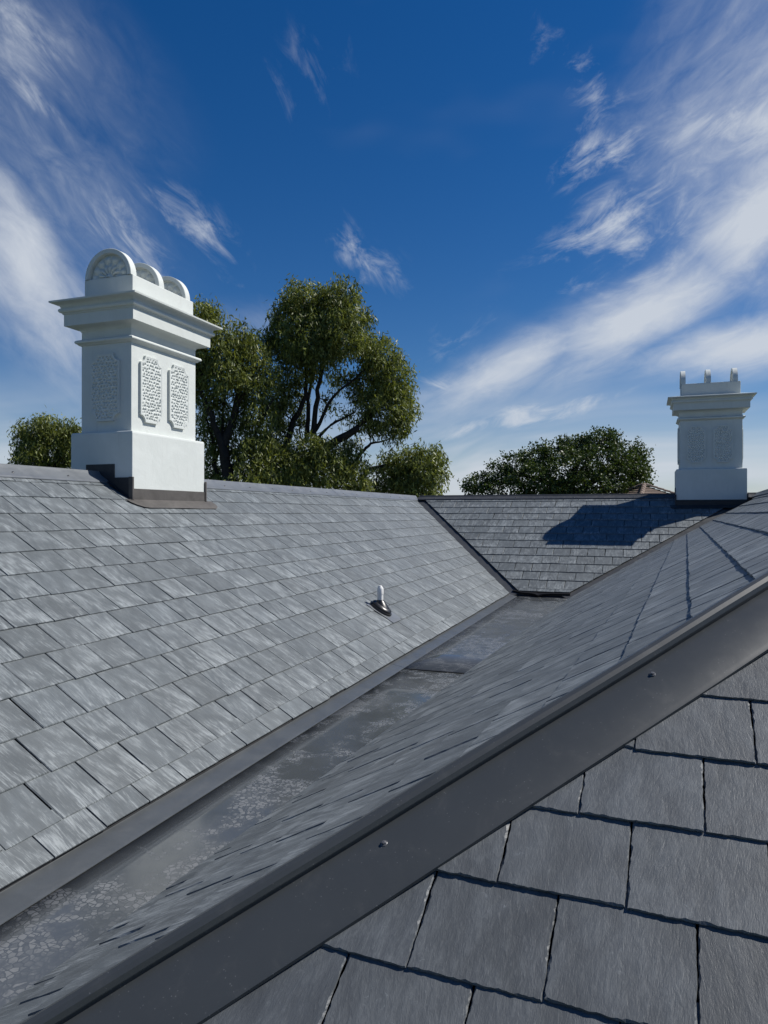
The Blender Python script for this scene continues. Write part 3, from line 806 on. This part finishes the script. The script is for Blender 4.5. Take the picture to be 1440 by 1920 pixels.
# apron dressed over the slates below, with rounded ends
mb = MB(); u0, u1 = py0 - .10, py1 + .13; v_hi = FL.uv(Vector((px1, 0, zf0)))[1]; v_lo = v_hi - .155
out = [(u0, v_hi), (u0 + .02, v_hi - .05), (u0 + .06, v_hi - .10), (u0 + .13, v_lo + .012), (u0 + .2, v_lo)] + [(u0 + .2 + (u1 - u0 - .3) * k / 10, v_lo + random.uniform(-.003, .003)) for k in range(1, 11)] + [(u1 - .03, v_lo + .03), (u1, v_lo + .075), (u1, v_hi)]
mb.prism([FL.P(a, b_, .004 + .003 * math.sin(a * 9)) for a, b_ in out], FL.w * .003)
ch_part(mb, 'apron_flashing', 'lead', ch1)

# flashings of the far chimney
def rz_B(y): return Z_R - T_B * abs(y - Y_B)
qx0, qx1 = CH2.x - .61 * 1.06, CH2.x + .61 * 1.06; qy0, qy1 = Y_B - .38 * 1.06, Y_B + .38 * 1.06
mb = MB(); zf = rz_B(qy0)
mb.prism([(qx0 - e, qy0 - e, zf - .03), (qx1 + e, qy0 - e, zf - .03), (qx1 + e, qy0 - e, zf + .11), (qx0 - e, qy0 - e, zf + .11)], Vector((0, .006, 0)))
ch_part(mb, 'front_flashing', 'leaddark', ch2)
for xx, sg in ((qx0, -1), (qx1, 1)):
    mb = MB()
    for y0_, y1_, zt in ((qy0 - .004, Y_B - .16, zf + .22), (Y_B - .16, Y_B + .2, zf + .36)):
        mb.prism([(xx + sg * e, y0_, rz_B(y0_) - .04), (xx + sg * e, y1_, rz_B(y1_) - .04), (xx + sg * e, y1_, zt), (xx + sg * e, y0_, zt)], Vector((-sg * .006, 0, 0)))
    ch_part(mb, 'step_flashing', 'leaddark', ch2)
    mb = MB(); mb.box((xx + sg * .006 - .012, qy0 - .022, zf - .03), (xx + sg * .006 + .012, qy0 + .03, zf + .22)); ch_part(mb, 'corner_flashing', 'leaddark', ch2)
mb = MB(); vh = FB.uv(Vector((0, qy0, zf)))[1]
mb.prism([FB.P(a, b_, .006) for a, b_ in ((qx0 - .12, vh), (qx0 - .10, vh - .13), (qx1 + .10, vh - .13), (qx1 + .12, vh))], FB.w * .003)
ch_part(mb, 'apron_flashing', 'leaddark', ch2)

# ---------------------------------------------------------------- vent pipe through the main slope
vp = on_plane(713, 1143, nL, dL)
vent = empty('vent_pipe', vp); tag(vent, 'short white vent pipe in a black rubber boot on the long slate slope', 'vent pipe')
def vchild(mb, name, mat, **kw): return mb.build(name, mat, vent, **kw)
d_ = vp.dot(Vector((-math.sin(TH), math.cos(TH), 0))); k_ = d_ / FPX      # metres per photograph pixel there
XA, YA = Vector((1, 0, 0)), Vector((0, 1, 0))
mb = MB(); r_ = 5.6 * k_
mb.lathe([(r_, -.1), (r_, 29 * k_), (r_ * 1.1, 29.3 * k_), (r_ * 1.1, 38 * k_), (r_ * .98, 41 * k_), (r_ * .55, 44.3 * k_), (r_ * .5, 45 * k_), (r_ * .42, 45.2 * k_)], Vector((0, 0, 0)), XA, YA, EZ, 24)
vchild(mb, 'pipe', 'pvc', auto=.5)
mb = MB(); q = FL.w
prb = [(23.5 * k_, 0), (23.5 * k_, 3.6 * k_), (22.6 * k_, 4.6 * k_), (20.5 * k_, 4.6 * k_), (20.5 * k_, 7.6 * k_), (19 * k_, 9 * k_), (14.5 * k_, 11 * k_)]
mb.lathe(prb, Vector((0, 0, 0)), FL.v, FL.u, q, 32, 1.0, .80)
vchild(mb, 'boot_flange', 'rubber', auto=.5)
mb = MB(); rings = []; nr_ = 9; seg = 28; vs = []; fs = []
for j in range(nr_ + 1):
    s_ = j / nr_; rad = (15.5 * (1 - s_) ** 1.25 + 6.2 * (1 - (1 - s_) ** 1.25)) * k_ * (1 + (.035 if j % 2 else 0)); ax = q.lerp(EZ, s_)
    cpt = q * (9.5 * k_) * (1 - s_) + EZ * (18.5 * k_) * s_
    for k in range(seg):
        a = 2 * math.pi * k / seg
        e1 = FL.v.lerp(-XA, s_).normalized(); e2 = FL.u
        vs.append(cpt + e1 * (rad * math.cos(a)) + e2 * (rad * math.sin(a) * (.80 + .2 * s_)))
for j in range(nr_):
    for k in range(seg): fs.append((j * seg + k, j * seg + (k + 1) % seg, (j + 1) * seg + (k + 1) % seg, (j + 1) * seg + k))
mb.add(vs, fs); vchild(mb, 'boot_cone', 'rubber', smooth=True)
# grey sheet let in between the slates below the boot
mb = MB(); uu, vv = FL.uv(vp)
shp = [(-.125, .115), (-.135, -.02), (-.125, -.12), (.11, -.235), (.16, -.22), (.165, -.16), (.135, .03), (.12, .12)]
shp = [(-.15, .13), (-.155, .05), (-.13, -.10), (-.12, -.235), (.10, -.235), (.15, -.225), (.17, -.19), (.165, -.12), (.14, .06), (.13, .13)]
mb.prism([FL.P(uu + a, vv + b_, .002) - vp for a, b_ in shp], FL.w * .003); vchild(mb, 'flashing_sheet', 'sheet' if 'sheet' in M else 'ridge')

# ---------------------------------------------------------------- hidden sides of the house, ground
zE2 = -1.9
mb = MB()
mb.prism([(X_R, L_lo, Z_R - .05), (X_R, Y_B + .3, Z_R - .05), (X_R - 3.6, Y_B + 4, Z_R - .05 - 3.6 * T_L), (X_R - 3.6, L_lo, Z_R - .05 - 3.6 * T_L)], (0, 0, -.03))
mb.prism([(X_R - .1, Y_B, Z_R - .055), (3.2, Y_B, Z_R - .055), (3.2, Y_B + 4.2, Z_R - .055 - 4.2 * T_B), (X_R - 3.6, Y_B + 4.2, Z_R - .055 - 4.2 * T_B)], (0, 0, -.03))
c1 = rc0 - EZ * .06; c2 = vBC1 + EY * .2 - EZ * .06
mb.prism([c1, c2, c2 + sCb * 4, c1 + sCb * 4 - EY * 3], (0, 0, -.03))
o = mb.build('far_roof', 'slate'); tag(o, 'far sides of the slate roof falling away behind the ridges', None, None, 'structure')
mb = MB(); mb.box((X_R - 3.2, -1.0, GROUND), (-E_L - .25, Y_B + 3.8, zE2)); mb.box((-E_L - .23, Y_EB + .3, GROUND), (4.5, Y_B + 3.8, zE2)); mb.box((-1.55, -1.5, GROUND), (5.0, Y_EB + .28, -2.75))
o = mb.build('house_wall', 'wall'); tag(o, 'rendered walls of the house under the slate roof', None, None, 'structure')
mb = MB(); mb.add([(-1500, -1500, GROUND), (1500, -1500, GROUND), (1500, 1500, GROUND), (-1500, 1500, GROUND)], [(0, 1, 2, 3)])
tag(mb.build('ground', 'grass'), 'garden ground far below the roofs', None, None, 'structure')

# ---------------------------------------------------------------- neighbouring house with a brown tiled hip roof
Dn = 34.0; ap = at(1208, 910, Dn)
nh = empty('neighbour_house', (ap.x, ap.y, GROUND)); tag(nh, 'brown tiled hip roof of the neighbouring house peeking over the rear ridge', 'house')
hw = 4.4; tp = .50; cosr, sinr = math.cos(TH + .35), math.sin(TH + .35)
A1 = Vector((cosr, sinr, 0)); A2 = Vector((-sinr, cosr, 0)); top = Vector((0, 0, ap.z - GROUND))
mb = MB()
for s1, s2 in ((1, 0), (0, 1), (-1, 0), (0, -1)):
    dirv = A1 * s1 + A2 * s2; tv = A2 * s1 - A1 * s2; nst = 26; rr = hw / nst
    for k in range(nst):
        r0, r1 = rr * k, rr * (k + 1)
        z0, z1 = -tp * r0 - .012, -tp * r1 + .03
        a = [dirv * r0 - tv * r0, dirv * r0 + tv * r0, dirv * r1 + tv * r1, dirv * r1 - tv * r1]
        p0 = [a[0] + EZ * z0, a[1] + EZ * z0, a[2] + EZ * z1, a[3] + EZ * z1]
        mb.add([top + p for p in p0] + [top + p0[3] - EZ * .045, top + p0[2] - EZ * .045], [(0, 1, 2, 3), (3, 2, 5, 4)])
mb.build('roof', 'tile', nh, fix=False)
for s1, s2 in ((1, 1), (1, -1), (-1, 1), (-1, -1)):
    dv = (A1 * s1 + A2 * s2); mb = MB(); nn = 22
    for k in range(nn):
        p = top + dv * (hw * k / nn) - EZ * (tp * hw * k / nn); p2 = top + dv * (hw * (k + 1.12) / nn) - EZ * (tp * hw * (k + 1.12) / nn)
        sd_ = dv.cross(EZ).normalized(); pr = [sd_ * .11 + EZ * .03, sd_ * .07 + EZ * .10, EZ * .125, sd_ * -.07 + EZ * .10, sd_ * -.11 + EZ * .03]
        mb.sweep(pr, [p, p2 + EZ * .02])
    mb.build('hip_tiles', 'tile', nh)
mb = MB(); w2 = hw - .5
mb.prism([A1 * a * w2 + A2 * b_ * w2 for a, b_ in ((1, 1), (-1, 1), (-1, -1), (1, -1))], EZ * (top.z - tp * hw + .02)); mb.build('wall', 'wall', nh)

# ---------------------------------------------------------------- trees
def tube(mb, pts, r0, r1, seg=7):
    vs = []; fs = []; n = len(pts)
    for i, p in enumerate(pts):
        d = (pts[min(i + 1, n - 1)] - pts[max(i - 1, 0)]).normalized(); a = d.orthogonal().normalized(); b = d.cross(a)
        r = r0 + (r1 - r0) * i / (n - 1)
        for k in range(seg):
            an = 2 * math.pi * k / seg; rr = r * (1 + .1 * math.sin(3 * an + i)); vs.append(p + a * (rr * math.cos(an)) + b * (rr * math.sin(an)))
    for i in range(n - 1):
        for k in range(seg): fs.append((i * seg + k, i * seg + (k + 1) % seg, (i + 1) * seg + (k + 1) % seg, (i + 1) * seg + k))
    mb.add(vs, fs)
def bent(p, q, n, j, rd, sag=0.0):
    out = []; L = (q - p).length; o = Vector((0, 0, 0))
    for i in range(n + 1):
        s_ = i / n
        if 0 < i < n: o = o * .6 + Vector((rd.gauss(0, j), rd.gauss(0, j), rd.gauss(0, j * .6))) * L
        e_ = o * math.sin(math.pi * s_)
        out.append(p.lerp(q, s_) + e_ + EZ * (sag * L * math.sin(math.pi * s_)))
    return out

def leaves_mesh(name, centres, nper, spread, length, width, droop, mat, parent, rs, lit_bias=None):
    """leaf-sized faces; each clump centre carries its own tone"""
    n = len(centres) * nper
    c = np.repeat(np.asarray(centres), nper, 0)
    tone = np.repeat(rs.uniform(0, 1, len(centres)), nper)
    pos = c + rs.normal(0, 1, (n, 3)) * np.array(spread)
    d = rs.normal(0, 1, (n, 3)); d[:, 2] -= droop; d /= np.linalg.norm(d, axis=1)[:, None]
    s = np.cross(d, rs.normal(0, 1, (n, 3))); s /= np.linalg.norm(s, axis=1)[:, None] + 1e-9
    nn = np.cross(d, s)
    L = length * rs.uniform(.6, 1.25, n)[:, None]; Wd = width * rs.uniform(.7, 1.25, n)[:, None]
    v = np.stack([pos, pos + d * L * .45 + s * Wd * .5 + nn * L * .04, pos + d * L, pos + d * L * .45 - s * Wd * .5 + nn * L * .04], 1).reshape(-1, 3)
    me = bpy.data.meshes.new(name); me.vertices.add(4 * n); me.vertices.foreach_set('co', v.astype(np.float32).ravel())
    me.loops.add(4 * n); me.loops.foreach_set('vertex_index', np.arange(4 * n, dtype=np.int32))
    me.polygons.add(n); me.polygons.foreach_set('loop_start', np.arange(0, 4 * n, 4, dtype=np.int32)); me.polygons.foreach_set('loop_total', np.full(n, 4, np.int32))
    me.update(calc_edges=True); me.materials.append(M[mat])
    a = me.attributes.new('lv', 'FLOAT', 'POINT')
    val = np.clip(tone * .55 + rs.uniform(0, 1, n) * .5 - .03, 0, 1)
    a.data.foreach_set('value', np.repeat(val, 4).astype(np.float32))
    o = bpy.data.objects.new(name, me); COL.objects.link(o); o.parent = parent; return o

def make_tree(name, label, base_px, D, lobes, stems, leaf, mat, seed, density=1.0, twigs=9, trunk_r=.2, group=None):
    """lobes: (px, py, rx, ry, depth offset in radii[, density]) as seen in the photograph; stems: polylines (px, py, dz, radius px)"""
    rd = random.Random(seed); rs = np.random.default_rng(seed); k = D / FPX
    b = at(base_px, Y0, D); base = Vector((b.x, b.y, GROUND))
    root = empty(name, base); tag(root, label, 'tree', group)
    fwd = Vector((-math.sin(TH), math.cos(TH), 0))
    def pt(px, py, dz): return at(px, py, D) + fwd * dz - base
    mb = MB(); ends = []
    for st in stems:
        ps = [pt(s_[0], s_[1], s_[2]) if s_[1] < 1e4 else Vector((0, 0, -.3)) for s_ in st]
        fine = []
        for i in range(len(ps) - 1):
            seg = bent(ps[i], ps[i + 1], 4, .03, rd); fine += seg if i == 0 else seg[1:]
        tube(mb, fine, st[0][3] * k, st[-1][3] * k, 8); ends += [(p, st[-1][3] * k) for p in fine[2:]]
    crown = []
    for lb in lobes:
        px, py, rx, ry, dz = lb[:5]; dn = lb[5] if len(lb) > 5 else 1.0
        c = pt(px, py, dz); R = Vector((rx * k, max(rx, ry) * k * .9, ry * k))
        # limb from the nearest stem point below
        cand = sorted(ends, key=lambda e_: (e_[0] - c).length + max(0, (e_[0].z - c.z)) * 2)[0]
        path = bent(cand[0], c, 5, .05, rd, -.04); r0 = min(cand[1] * .8, .05 + .02 * R.length); tube(mb, path, r0, .018, 6)
        subs = []
        for t_ in range(twigs):
            v = Vector((rd.gauss(0, 1), rd.gauss(0, 1), rd.gauss(.25, 1))).normalized(); v = Vector((v.x * R.x, v.y * R.y, v.z * R.z)) * rd.uniform(.65, .98)
            s0 = path[rd.randint(2, 5)]; tw = bent(s0, c + v, 4, .06, rd); tube(mb, tw, .016, .005, 4); subs.append(c + v)
        nc = int(density * dn * 46 * (R.x * R.z) ** 1.0 / .7)
        for t_ in range(nc):
            v = rs.normal(0, 1, 3); v /= np.linalg.norm(v); q = rs.uniform(.35, 1) ** .45
            p = np.array([c.x + v[0] * R.x * q, c.y + v[1] * R.y * q, c.z + v[2] * R.z * q]) + rs.normal(0, .07, 3)
            crown.append(p)
    mb.build('trunk', 'bark', root, smooth=True)
    ln, wd, sp, droop, nper = leaf
    leaves_mesh('crown', crown, nper, sp, ln, wd, droop, mat, root, rs)
    print(name, len(crown) * nper, 'leaves')
    return root

GUM = (.17, .040, (.10, .10, .13), 1.5, 32)
D1 = 22.0
make_tree('gum_tree', 'tall gum tree with several dark stems rising above the long ridge', 545, D1,
    [(568, 562, 44, 36, 0), (545, 592, 44, 38, .5), (640, 565, 36, 32, -.3), (610, 590, 46, 42, .2), (530, 632, 40, 38, .6), (500, 640, 22, 22, .2), (575, 645, 52, 42, -.5), (635, 630, 48, 52, -.4), (672, 610, 26, 34, .1),
     (560, 690, 44, 30, .3), (610, 668, 44, 28, -.2), (690, 655, 26, 30, .2), (718, 668, 32, 34, -.2), (700, 710, 40, 40, .3), (742, 715, 34, 44, -.2), (755, 765, 26, 34, 0), (715, 765, 42, 38, -.4), (735, 805, 30, 22, -.3),
     (672, 735, 28, 22, .4, .6), (655, 775, 22, 14, .6, .5), (690, 800, 30, 16, 0, .7), (640, 700, 30, 18, .5, .6),
     (585, 850, 44, 30, -.8), (540, 880, 46, 34, -.8), (620, 885, 46, 34, -.9), (660, 900, 38, 34, -.6), (570, 905, 44, 24, -.9), (520, 760, 30, 26, .5, .6), (505, 850, 38, 34, .3), (690, 925, 30, 22, .2), (520, 905, 50, 26, 0),
     (545, 735, 26, 30, .7, .5), (508, 735, 34, 40, .4, .8), (520, 805, 26, 30, .4, .7), (660, 832, 28, 14, .3, .6), (612, 745, 18, 15, .5, .5), (645, 860, 34, 22, -.3), (560, 790, 16, 20, .6, .5), (735, 870, 24, 22, .3, .8), (725, 905, 26, 30, .2), (765, 865, 34, 28, 0), (795, 880, 36, 36, -.2), (765, 905, 40, 32, .1), (812, 860, 20, 18, .1), (815, 905, 20, 24, .2), (780, 928, 40, 22, 0)],
    [[(545, 1e5, 0, 17), (548, 915, 0, 13), (575, 870, -.2, 9), (620, 838, -.3, 7), (680, 795, -.4, 5), (725, 745, -.3, 2.5)],
     [(560, 900, 0, 8), (585, 850, .1, 8), (588, 800, .1, 6.5), (594, 730, .1, 5), (608, 660, 0, 3), (625, 600, 0, 1.6)],
     [(548, 915, 0, 8), (535, 830, .3, 6.5), (548, 785, .3, 5), (572, 740, .3, 4), (570, 680, .3, 3), (560, 600, .3, 1.6)],
     [(570, 830, .2, 5), (576, 770, .3, 4.5), (580, 720, .4, 3.5), (575, 660, .3, 2)],
     [(588, 810, .1, 4), (610, 770, 0, 3.2), (640, 730, -.1, 2.4), (690, 690, -.1, 1.4)],
     [(588, 830, .1, 3.5), (620, 795, .2, 2.6), (665, 770, .3, 1.4)],
     [(640, 905, .2, 5), (675, 850, .2, 4), (695, 830, .2, 2.4), (730, 822, .2, 1)],
     [(640, 930, .3, 5), (690, 880, .2, 3), (735, 868, .1, 2), (780, 880, 0, 1.4)]],
    GUM, 'euc', 5, 2.7, group='trees behind the roofs')
make_tree('gum_tree', 'gum tree partly hidden by the large chimney, next to the tall gum', 430, 20.5,
    [(368, 600, 40, 30, 0), (392, 585, 26, 18, .2), (440, 640, 40, 34, 0), (465, 665, 30, 34, .3), (405, 655, 40, 40, -.4), (420, 705, 46, 34, -.3), (385, 720, 38, 46, .3), (465, 720, 34, 30, .2, .8), (490, 700, 22, 30, .3),
     (395, 790, 34, 42, .5, .9), (455, 770, 30, 36, .4, .8), (440, 830, 26, 30, .5, .7), (480, 780, 32, 40, .4, .6), (470, 850, 36, 36, .2, .9), (455, 895, 40, 26, .1), (395, 860, 30, 40, .6, .7), (400, 900, 36, 20, .5), (490, 900, 34, 24, 0), (505, 820, 26, 24, .5, .7), (350, 680, 34, 60, .3)],
    [[(430, 1e5, 0, 13), (431, 905, 0, 10), (418, 840, .1, 8), (432, 800, .1, 6.5), (441, 760, .1, 5), (452, 700, .1, 3), (455, 660, .1, 1.6)],
     [(424, 860, 0, 8), (412, 820, 0, 6), (392, 770, -.1, 5), (378, 730, -.1, 4), (385, 660, 0, 2)],
     [(441, 760, .1, 4), (462, 730, .1, 3), (478, 690, .1, 1.6)],
     [(428, 880, .1, 6), (455, 850, .2, 4.5), (480, 800, .3, 3.5), (510, 745, .3, 1.8)],
     [(415, 830, .1, 4), (413, 790, .3, 3), (418, 740, .3, 1.6)],
     [(404, 930, .4, 6), (400, 880, .4, 5), (392, 820, .4, 3), (380, 780, .4, 1.6)]],
    GUM, 'euc', 9, 2.7, group='trees behind the roofs')
make_tree('gum_tree', 'small rounded gum tree standing left of the large chimney', 90, 24.0,
    [(70, 805, 34, 24, 0), (105, 812, 30, 24, .2), (52, 830, 24, 22, .1), (62, 862, 32, 24, -.2), (95, 845, 38, 30, .1), (130, 830, 28, 30, .2), (140, 806, 16, 10, 0), (120, 870, 30, 22, .4, .7), (55, 885, 34, 16, .1), (100, 885, 34, 14, .4, .5), (40, 812, 14, 12, 0)],
    [[(90, 1e5, 0, 9), (92, 900, 0, 7), (85, 860, 0, 5), (75, 820, 0, 2)], [(92, 890, 0, 5), (110, 850, .1, 3), (128, 825, .2, 1.5)]],
    GUM, 'euc', 14, 2.8, twigs=7, group='trees behind the roofs')
OAK = (.14, .085, (.13, .13, .10), .25, 22)
make_tree('oak_tree', 'broad dark green oak tree behind the rear ridge', 1075, 36.0,
    [(1125, 830, 40, 24, 0), (1085, 835, 40, 24, .4), (1150, 822, 22, 14, .1), (1045, 845, 38, 24, 0), (1010, 858, 36, 24, .3), (1170, 855, 34, 30, -.2), (1195, 875, 22, 30, 0), (1205, 850, 12, 10, 0), (1212, 882, 10, 8, .1), (970, 872, 36, 24, 0), (935, 890, 34, 22, .2), (900, 905, 28, 20, 0), (880, 918, 18, 16, .1),
     (1120, 870, 54, 34, -1), (1060, 885, 60, 36, -1), (1000, 900, 56, 30, -.8), (1160, 895, 46, 34, -.8), (945, 918, 48, 22, -.5), (1090, 915, 70, 26, -1.2), (1020, 925, 60, 20, -1), (1190, 905, 24, 26, -.2), (1150, 925, 50, 18, -1)],
    [[(1075, 1e5, 0, 14), (1075, 960, 0, 11), (1070, 910, 0, 8), (1085, 860, 0, 4), (1110, 830, 0, 1.5)], [(1075, 940, 0, 8), (1020, 900, 0, 4), (960, 885, 0, 2)], [(1075, 930, 0, 8), (1130, 890, 0, 4), (1170, 860, 0, 2)]],
    OAK, 'oak', 23, 1.7, twigs=8, group='trees behind the roofs')
